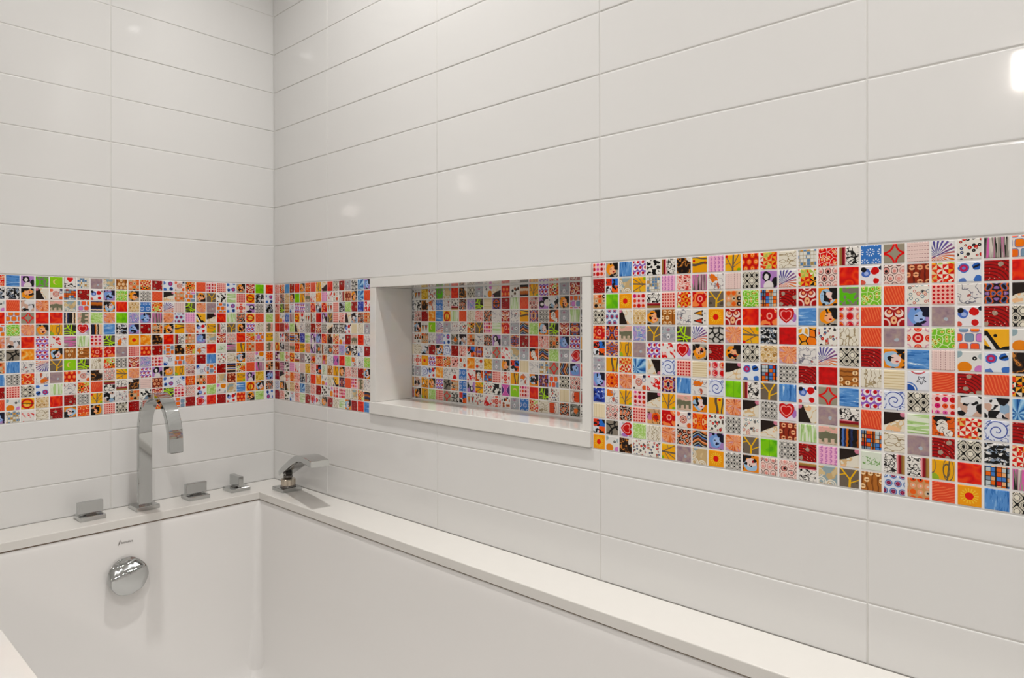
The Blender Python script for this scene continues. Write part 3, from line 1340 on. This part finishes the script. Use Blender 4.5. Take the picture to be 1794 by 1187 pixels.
def wall_tile(parent, frame, c0, c1, z0, z1, along):
    w, h = c1 - c0 - JW, z1 - z0 - JW
    if w < 4 or h < 4: return
    o = bpy.data.objects.new('wall_tile', wall_tile_mesh(w, h))
    link(o, parent)
    d = random.uniform(-0.22, 0.22)
    cx = (c0 + c1) / 2
    p_ = W(cx, d, (z0 + z1) / 2) if along == 'x' else W(-d, cx, (z0 + z1) / 2)
    q = frame.to_4x4() @ Matrix.Rotation(math.radians(random.uniform(-.10, .10)), 4, 'X') @ \
        Matrix.Rotation(math.radians(random.uniform(-.05, .05)), 4, 'Y')
    o.matrix_local = Matrix.Translation(p_) @ q


P, TW = 101.6, 397.68
DECK = -515.3
rows_up = [(k * P, min((k + 1) * P, CEIL)) for k in range(13)]
rows_dn = [(-339.65, -303.6), (-440.9, -339.65), (DECK - 1, -440.9)]
xs = [0.0] + [254.82 + TW * k for k in range(7)] + [FARX]
for x0, x1 in zip(xs, xs[1:]):
    for z0, z1 in rows_up:
        wall_tile(wall_r, RIGHT_WALL, x0, x1, z0, z1, 'x')
    for z0, z1 in rows_dn:
        wall_tile(wall_r, RIGHT_WALL, x0, x1, z0, z1, 'x')
ys = [0.0] + [-391.8 - TW * k for k in range(5)]
for y1, y0 in zip(ys, ys[1:]):
    for z0, z1 in rows_up + rows_dn:
        wall_tile(wall_l, LEFT_WALL, y0, y1, z0, z1, 'y')

# mosaic bands (grout bed + the tiles on it)
BT, BB = 0.0, -303.6
b1 = tag(box('trim_1', -4, -0.75, -612, -0.5, BB + 0.5, BT - 0.5, M_MGROUT), 'colourful printed mosaic band on the end wall', kind='structure')
b2 = tag(box('trim_2', 1.0, NX0 - 0.5, 0.75, 4, BB + 0.5, BT - 0.5, M_MGROUT), 'colourful printed mosaic band between room corner and niche', kind='structure')
b3 = tag(box('trim_3', NX1 + 0.5, 1668, 0.75, 4, BB + 0.5, BT - 0.5, M_MGROUT), 'large colourful printed mosaic band right of the niche', kind='structure')
PV = 25.27


def place_left(c):
    if c == 23:
        return (0, -13.0, -0.4), 20.2 / TS
    if c == 24:
        return (0, -608.8 - PV + TS / 2, -0.4), 1.0
    return (0, -608.7 + 25.33 * c + TS / 2, -0.4), 1.0


lay_mosaic(b1, BAND_LEFT, LEFT_WALL, place_left, PV)
lay_mosaic(b2, BAND_CORNER, RIGHT_WALL, lambda c: ((4.6 + 24.97 * c + 11.2, 0, -0.4), 22.4 / TS), PV)
lay_mosaic(b3, BAND_RIGHT, RIGHT_WALL, lambda c: ((1036.6 + 25.265 * c + TS / 2, 0, -0.4), 1.0), PV, extra=2)

# niche: four stone slabs lining the recess, mosaic on its back
nb = tag(box('wall_niche', NX0 + 1, NX1 - 1, ND + 0.8, ND + 4, NZ0 + 1, NZ1 - 1, M_MGROUT), 'recessed wall niche framed in white stone with a mosaic back', kind='structure')
box('head_slab', NX0 + 0.6, NX1 - 0.6, -2.5, ND, -21.6, -0.6, M_STONE, nb, 0.8)
box('sill_slab', NX0 + 0.6, NX1 - 0.6, -5.0, ND, NZ0 + 0.5, -276.0, M_STONE, nb, 1.0)
box('side_slab', NX0 + 0.6, 450.0, -2.0, ND, -275.8, -21.8, M_STONE, nb, 0.8)
box('side_slab', 1015.2, NX1 - 0.6, -2.0, ND, -275.8, -21.8, M_STONE, nb, 0.8)


def place_niche(c):
    if c == 0:
        return (452.7, ND, -22.6), 4.6 / TS
    return (457.2 + 25.2 * (c - 1) + TS / 2, ND, -22.6), 1.0


lay_mosaic(nb, NICHE, RIGHT_WALL, place_niche, 25.2)

# ------------------------------------------------------------------ tub deck and bathtub
DX0, DX1, DY0, DY1 = 0.8, 1850.0, -792.0, -0.8
IX0, IX1, IY0, IY1 = 106.0, 1745.0, -695.0, -97.0
TH = 17.0
bm = bmesh.new()


def ringloop(x0, x1, y0, y1, z): return [(x0, y0, z), (x1, y0, z), (x1, y1, z), (x0, y1, z)]


e = 1.5
prof = [(0, DECK - TH), (0, DECK - e), (e * 0.3, DECK - e * 0.3), (e, DECK)]
outer = [ringloop(DX0 + i, DX1 - i, DY0 + i, DY1 - i, z) for i, z in prof]
inner = [ringloop(IX0 - i, IX1 + i, IY0 - i, IY1 + i, z) for i, z in prof[::-1]]
rings = loft(bm, outer + inner, False, False)
for i in range(4):
    bm.faces.new((rings[-1][i], rings[-1][(i + 1) % 4], rings[0][(i + 1) % 4], rings[0][i]))
deck_e = tag(empty('tub_deck', 900, -400, -ZOFF), 'warm white quartz deck around the tub carrying the taps', 'tub deck')
mesh_obj('deck_slab', bm, M_QUARTZ, deck_e)
box('front_apron', DX0 + 6, DX1 - 6, DY0 + 8, DY0 + 28, -ZOFF, DECK - TH, M_PAINT, deck_e)
box('end_apron', DX1 - 28, DX1 - 8, DY0 + 28, DY1 - 6, -ZOFF, DECK - TH, M_PAINT, deck_e)


def rrect(x0, x1, y0, y1, z, r, n=6):
    pts = []
    for cx, cy, a0 in ((x1 - r, y1 - r, 0), (x0 + r, y1 - r, 90), (x0 + r, y0 + r, 180), (x1 - r, y0 + r, 270)):
        for k in range(n + 1):
            a = math.radians(a0 + 90.0 * k / n)
            pts.append((cx + r * math.cos(a), cy + r * math.sin(a), z))
    return pts


tub = tag(empty('bathtub', 925, -396, -ZOFF), 'white rectangular undermount bathtub with a deep plain basin', 'bathtub')
TZ = DECK - TH - 3.4
bm = bmesh.new()
ox = 3.2
loops = [rrect(IX0 - 30, IX1 + 30, IY0 - 30, IY1 + 30, TZ - 6, 8), rrect(IX0 - 30, IX1 + 30, IY0 - 30, IY1 + 30, TZ, 8)]
for dz, ins, r in ((0, -ox, 3), (-2, -ox + 1.2, 4), (-10, -ox + 2.0, 9), (-24, -ox + 2.6, 17), (-200, -ox + 5, 17), (-380, -ox + 9, 22), (-425, -ox + 16, 32), (-447, -ox + 32, 40), (-456, -ox + 60, 50)):
    loops.append(rrect(IX0 + ins, IX1 - ins, IY0 + ins, IY1 - ins, TZ + dz, r))
loft(bm, loops, False, True)
loops = [rrect(IX0 - 30, IX1 + 30, IY0 - 30, IY1 + 30, TZ - 6, 8), rrect(IX0 - 12, IX1 + 12, IY0 - 12, IY1 + 12, TZ - 8, 14), rrect(IX0 + 10, IX1 - 10, IY0 + 10, IY1 - 10, TZ - 470, 40)]
loft(bm, loops, False, True)
basin = mesh_obj('basin', bm, M_TUB, tub, smooth=True)
try:
    basin.data.set_sharp_from_angle(angle=math.radians(50))
except Exception:
    pass
bm = bmesh.new()
s0 = [(IX0 - 12, TZ - 0.2), (IX0 - 12, DECK - TH + 0.2)]
outer = [ringloop(IX0 - 12, IX1 + 12, IY0 - 12, IY1 + 12, z) for z in (TZ - 0.3, DECK - TH + 0.3)]
inner = [ringloop(IX0 - 4.5, IX1 + 4.5, IY0 - 4.5, IY1 + 4.5, z) for z in (DECK - TH + 0.3, TZ - 0.3)]
rings = loft(bm, outer + inner, False, False)
for i in range(4):
    bm.faces.new((rings[-1][i], rings[-1][(i + 1) % 4], rings[0][(i + 1) % 4], rings[0][i]))
tag(mesh_obj('sealant_bead', bm, M_SEAL, tub), 'thin brown sealant line under the deck edge')

# overflow knob on the tub's end wall
KX, KY, KZ = IX0 - ox + 4.5, -397.0, -634.0
bm = bmesh.new()
NS = 108
loops = []


def knob_r(a): return 38.0 + 0.4 * math.cos(9 * a + 0.6)


def knob_h(y, z):
    # scooped thumb rest across the upper part of the face, a shallow dish below
    t = z - 9.0 - 0.22 * y
    h = 25.0
    if t > 0: h -= 0.95 * t * (1 - math.exp(-t / 4.0))
    else: h -= 0.0012 * t * t
    return max(h, 7.0)


for f, hh in ((0.86, 0.0), (0.97, 5.0), (1.0, 10.0), (1.0, None), (0.97, None), (0.9, None), (0.75, None), (0.6, None), (0.45, None), (0.3, None), (0.15, None), (0.03, None)):
    L = []
    for k in range(NS):
        a = 2 * math.pi * k / NS
        r = knob_r(a) * f
        y, z = r * math.cos(a), r * math.sin(a)
        if hh is not None:
            h = min(hh, knob_h(y, z) - 2.0)
        else:
            h = knob_h(y, z) - (3.2 if f == 1.0 else 0.8 if f == 0.97 else 0.0)
        L.append((KX + h, KY + y, KZ + z))
    loops.append(L)
loft(bm, loops, True, True)
tag(mesh_obj('overflow_knob', bm, M_CHROME, tub, smooth=True), 'round chrome overflow knob with a scooped top')


# maker's lettering above the knob
def text_mesh(name, body, size, mat, parent, x, y, z):
    cu = bpy.data.curves.new(name, 'FONT')
    cu.body = body
    cu.size = size / 1000.0
    cu.extrude = 0.0002
    cu.resolution_u = 3
    t = bpy.data.objects.new(name, cu)
    COL.objects.link(t)
    dg = bpy.context.evaluated_depsgraph_get()
    dg.update()
    me = bpy.data.meshes.new_from_object(t.evaluated_get(dg))
    bpy.data.objects.remove(t)
    bpy.data.curves.remove(cu)
    me.name = name
    me.materials.clear()
    me.materials.append(mat)
    o = bpy.data.objects.new(name, me)
    link(o, parent)
    o.matrix_local = Matrix.Translation(W(x, y, z) - Vector(parent.location)) @ LEFT_WALL.to_4x4()
    return o


EWX = IX0 - ox + 3.4
tag(text_mesh('lettering', 'bainultra', 6.6, M_PRINT, tub, EWX, -405.3, -567.0), 'small grey maker name')
bm = bmesh.new()
for (y0, z0, y1, z1) in ((-411.0, -570.0, -408.0, -560.0), (-409.0, -568.0, -406.8, -558.5)):
    loft(bm, [[(EWX + dx, y0, z0), (EWX + dx, y0 + 1.6, z0 + 3.0), (EWX + dx, y1 + 0.6, z1), (EWX + dx, y1 - 1.6, z1 - 3.4)] for dx in (-0.3, 0.25)])
tag(mesh_obj('logo_mark', bm, M_PRINT, tub), 'small grey leaf-like mark')


# ------------------------------------------------------------------ taps
def sweep(bm, pts, widths, thick, up=None):
    """rectangular bar along pts; width is horizontal across the path, thickness in the path's vertical plane"""
    loops = []
    n = len(pts)
    for i, p0 in enumerate(pts):
        p0 = Vector(p0)
        a = Vector(pts[max(0, i - 1)])
        b = Vector(pts[min(n - 1, i + 1)])
        t = (b - a).normalized()
        side = up[i] if isinstance(up, list) else up
        side = Vector(side)
        side = (side - side.dot(t) * t).normalized()
        nr = t.cross(side).normalized()
        w = widths[i] / 2.0 if isinstance(widths, list) else widths / 2.0
        h = thick[i] / 2.0 if isinstance(thick, list) else thick / 2.0
        c = 0.9
        pr = [(-w + c, -h), (w - c, -h), (w, -h + c), (w, h - c), (w - c, h), (-w + c, h), (-w, h - c), (-w, -h + c)]
        loops.append([tuple(p0 + side * s_ + nr * q) for s_, q in pr])
    loft(bm, loops)


def plate(parent, x0, x1, y0, y1, z0=DECK, h=9.0):
    return box('base_plate', x0, x1, y0, y1, z0, z0 + h, M_CHROME, parent, 0.9)


def lever_tap(yc, turned, label):
    t = tag(empty('tap_handle', 46, yc, DECK), label, 'tap', 'deck taps beside the spout')
    plate(t, 21, 70, yc - 24, yc + 24)
    zt = DECK + 9.0
    box('stem', 36, 56, yc - 10, yc + 10, zt - 0.5, zt + 2.0, M_CHROME_DARK, t)
    if not turned:
        box('blade', 40, 51.5, yc - 24, yc + 24, zt + 1.6, zt + 27.5, M_CHROME, t, 0.8)
    else:
        box('blade', 21, 70, yc - 6, yc + 6, zt + 1.6, zt + 27.5, M_CHROME, t, 0.8)
    return t


lever_tap(-446.5, False, 'chrome lever tap with wide blade left of the arched spout')
lever_tap(-225.0, False, 'chrome lever tap with wide blade right of the arched spout')
lever_tap(-125.0, True, 'chrome lever tap with blade turned end-on nearest the corner')

sp = tag(empty('bath_spout', 53, -340.5, DECK), 'tall arched chrome bath spout with flat ribbon profile', 'spout')
plate(sp, 21, 73, -364, -315)
pts = [(53, -340.5, DECK + 8), (53, -340.5, -420), (53, -340.5, -347)]
R0 = 84.5
for k in range(1, 25):
    a = math.pi * k / 24
    pts.append((53 + R0 - R0 * math.cos(a), -340.5, -347 + (R0 + 6) * math.sin(a)))
pts.append((53 + 2 * R0 + 1.5, -340.5, -367))
bm = bmesh.new()
sweep(bm, pts, 28.0, 13.0, up=(0, 1, 0))
o = mesh_obj('spout_arch', bm, M_CHROME, sp, smooth=True)
o.data.set_sharp_from_angle(angle=math.radians(35))
bm = bmesh.new()
add_box(bm, 53 + 2 * R0 - 3.5, 53 + 2 * R0 + 6, -350, -327, -368.5, -366.5)
tag(mesh_obj('aerator', bm, M_CHROME_DARK, sp), 'dark outlet slot at the spout tip')

# hand shower: holder on the deck, handset resting in it
HX, HY = 141.0, -39.0
hd = tag(empty('shower_holder', HX, HY, DECK), 'square chrome deck holder with ribbed ring in the corner', 'shower holder')
plate(hd, 112, 164, -66, -14)


def lathe(name, prof, cx, cy, mat, parent, n=48, wob=0.0, smooth=True):
    bm = bmesh.new()
    loops = []
    for r, z in prof:
        L = []
        for k in range(n):
            a = 2 * math.pi * k / n
            rr = r * (1 + (wob if k % 2 else 0))
            L.append((cx + rr * math.cos(a), cy + rr * math.sin(a), z))
        loops.append(L)
    loft(bm, loops)
    return mesh_obj(name, bm, mat, parent, smooth=smooth)


zt = DECK + 9
lathe('collar', [(19, zt - 0.5), (19, zt + 3), (16.5, zt + 3.5), (16.5, zt + 4)], HX, HY, M_CHROME_DARK, hd)
M_BRASS = pmat('warm_brushed_nickel', (0.62, 0.55, 0.46), 0.22, metal=1.0, vary=0.05, scale=40)
tag(lathe('ribbed_ring', [(15.5, zt + 3.5), (17.5, zt + 4.5), (17.5, zt + 18), (16.5, zt + 19.5), (11, zt + 19.5)], HX, HY, M_BRASS, hd, n=56, wob=-0.035, smooth=False), 'ribbed brassy ring')
lathe('swivel', [(9, zt + 20), (9, zt + 21.5), (11.0, zt + 23), (11, zt + 27), (8.5, zt + 29)], HX, HY, M_CHROME_DARK, hd, n=32)

hs_ = tag(empty('hand_shower', HX, HY, zt + 24), 'flat bent chrome hand shower resting in its holder above the corner', 'hand shower')
path = [(115, -34.5, -478.5), (125, -36.5, -474.0), (150, -42, -462.5), (180, -48.5, -449.0), (208, -54.5, -436.5), (232, -60, -426.0), (254, -64.5, -417.5), (275, -69, -412.5), (300, -74, -410.0), (330, -80.5, -409.6), (362, -87, -411.5)]
bm = bmesh.new()
sweep(bm, path, [30, 34, 37, 39, 40.5, 41.5, 42, 42, 42, 42, 42], [11, 13, 15, 15.5, 15.5, 15.5, 15, 14.5, 14, 14, 13.5], up=(0.215, 0.977, 0))
o = mesh_obj('handset_body', bm, M_CHROME, hs_, smooth=True)
o.data.set_sharp_from_angle(angle=math.radians(35))
bm = bmesh.new()
sweep(bm, [(195, -52, -450.0), (232, -60, -434.0), (282, -70.5, -419.2), (350, -85, -418.8)], [26, 30, 32, 32], [5, 5, 4, 4], up=(0.215, 0.977, 0))
tag(mesh_obj('spray_face', bm, M_CHROME_DARK, hs_), 'darker underside plate')
bm = bmesh.new()
sweep(bm, [(133, -37.3, -487.0), (139, -38.7, -479.0), (145, -40.2, -470.0)], [17, 17, 17], [12, 13, 12], up=(0.215, 0.977, 0))
mesh_obj('hose_socket', bm, M_CHROME_DARK, hs_)

# ------------------------------------------------------------------ lamps
for i, (x, y, pw) in enumerate(DOWNLIGHTS):
    lbl = ['recessed round ceiling lamp above the tub taps', 'recessed round ceiling lamp above the tub middle', 'recessed round ceiling lamp beside the tub'][i]
    t = tag(empty('ceiling_lamp', x, y, CEIL), lbl, 'ceiling lamp', 'recessed ceiling lamps')
    bm = bmesh.new()
    n = 40
    loops = [[(x + r * math.cos(2 * math.pi * k / n), y + r * math.sin(2 * math.pi * k / n), CEIL + z) for k in range(n)] for r, z in ((52, 0.5), (52, -3), (48, -5), (23, -3), (23, 0.5))]
    loft(bm, loops, False, False)
    mesh_obj('trim_ring', bm, M_TRIMW, t, smooth=True)
    bm = bmesh.new()
    n = 12
    loops = [[(x + r * math.cos(2 * math.pi * k / n), y + r * math.sin(2 * math.pi * k / n), CEIL + z) for k in range(n)] for r, z in ((22, 0.4), (21, -8), (12, -13))]
    loft(bm, loops)
    mesh_obj('lens', bm, M_LENS, t)
    ld = bpy.data.lights.new('ceiling_lamp_light', 'AREA')
    ld.shape = 'DISK'
    ld.size = 0.06
    ld.spread = math.radians(116)
    ld.energy = pw
    ld.color = LAMP_COL
    lo = bpy.data.objects.new('ceiling_lamp_light', ld)
    link(lo)
    lo.location = W(x, y, CEIL - 14)
for i, (x, z, w, h, pw) in enumerate(SCONCES):
    lbl = ['square frosted wall lamp opposite the tub', 'small frosted wall lamp near the far wall corner, inner one', 'small frosted wall lamp near the far wall corner, outer one'][i]
    t = tag(empty('wall_lamp', x, BACKY, z), lbl, 'wall lamp', 'frosted wall lamps')
    box('back_plate', x - w * 0.3, x + w * 0.3, BACKY, BACKY + 14, z - h * 0.3, z + h * 0.3, M_CHROME, t, 1.5)
    box('shade', x - w / 2, x + w / 2, BACKY + 14, BACKY + 14 + min(w, 90), z - h / 2, z + h / 2, M_SHADE, t, 4.0, seg=1)
    ld = bpy.data.lights.new('wall_lamp_light', 'AREA')
    ld.shape = 'RECTANGLE'
    ld.size, ld.size_y = w / 1000.0, h / 1000.0
    ld.energy = pw
    ld.color = (1.0, 0.90, 0.84)
    lo = bpy.data.objects.new('wall_lamp_light', ld)
    link(lo)
    lo.matrix_world = Matrix.Translation(W(x, BACKY + 16 + min(w, 90), z)) @ Matrix.Rotation(math.radians(90), 4, 'X')
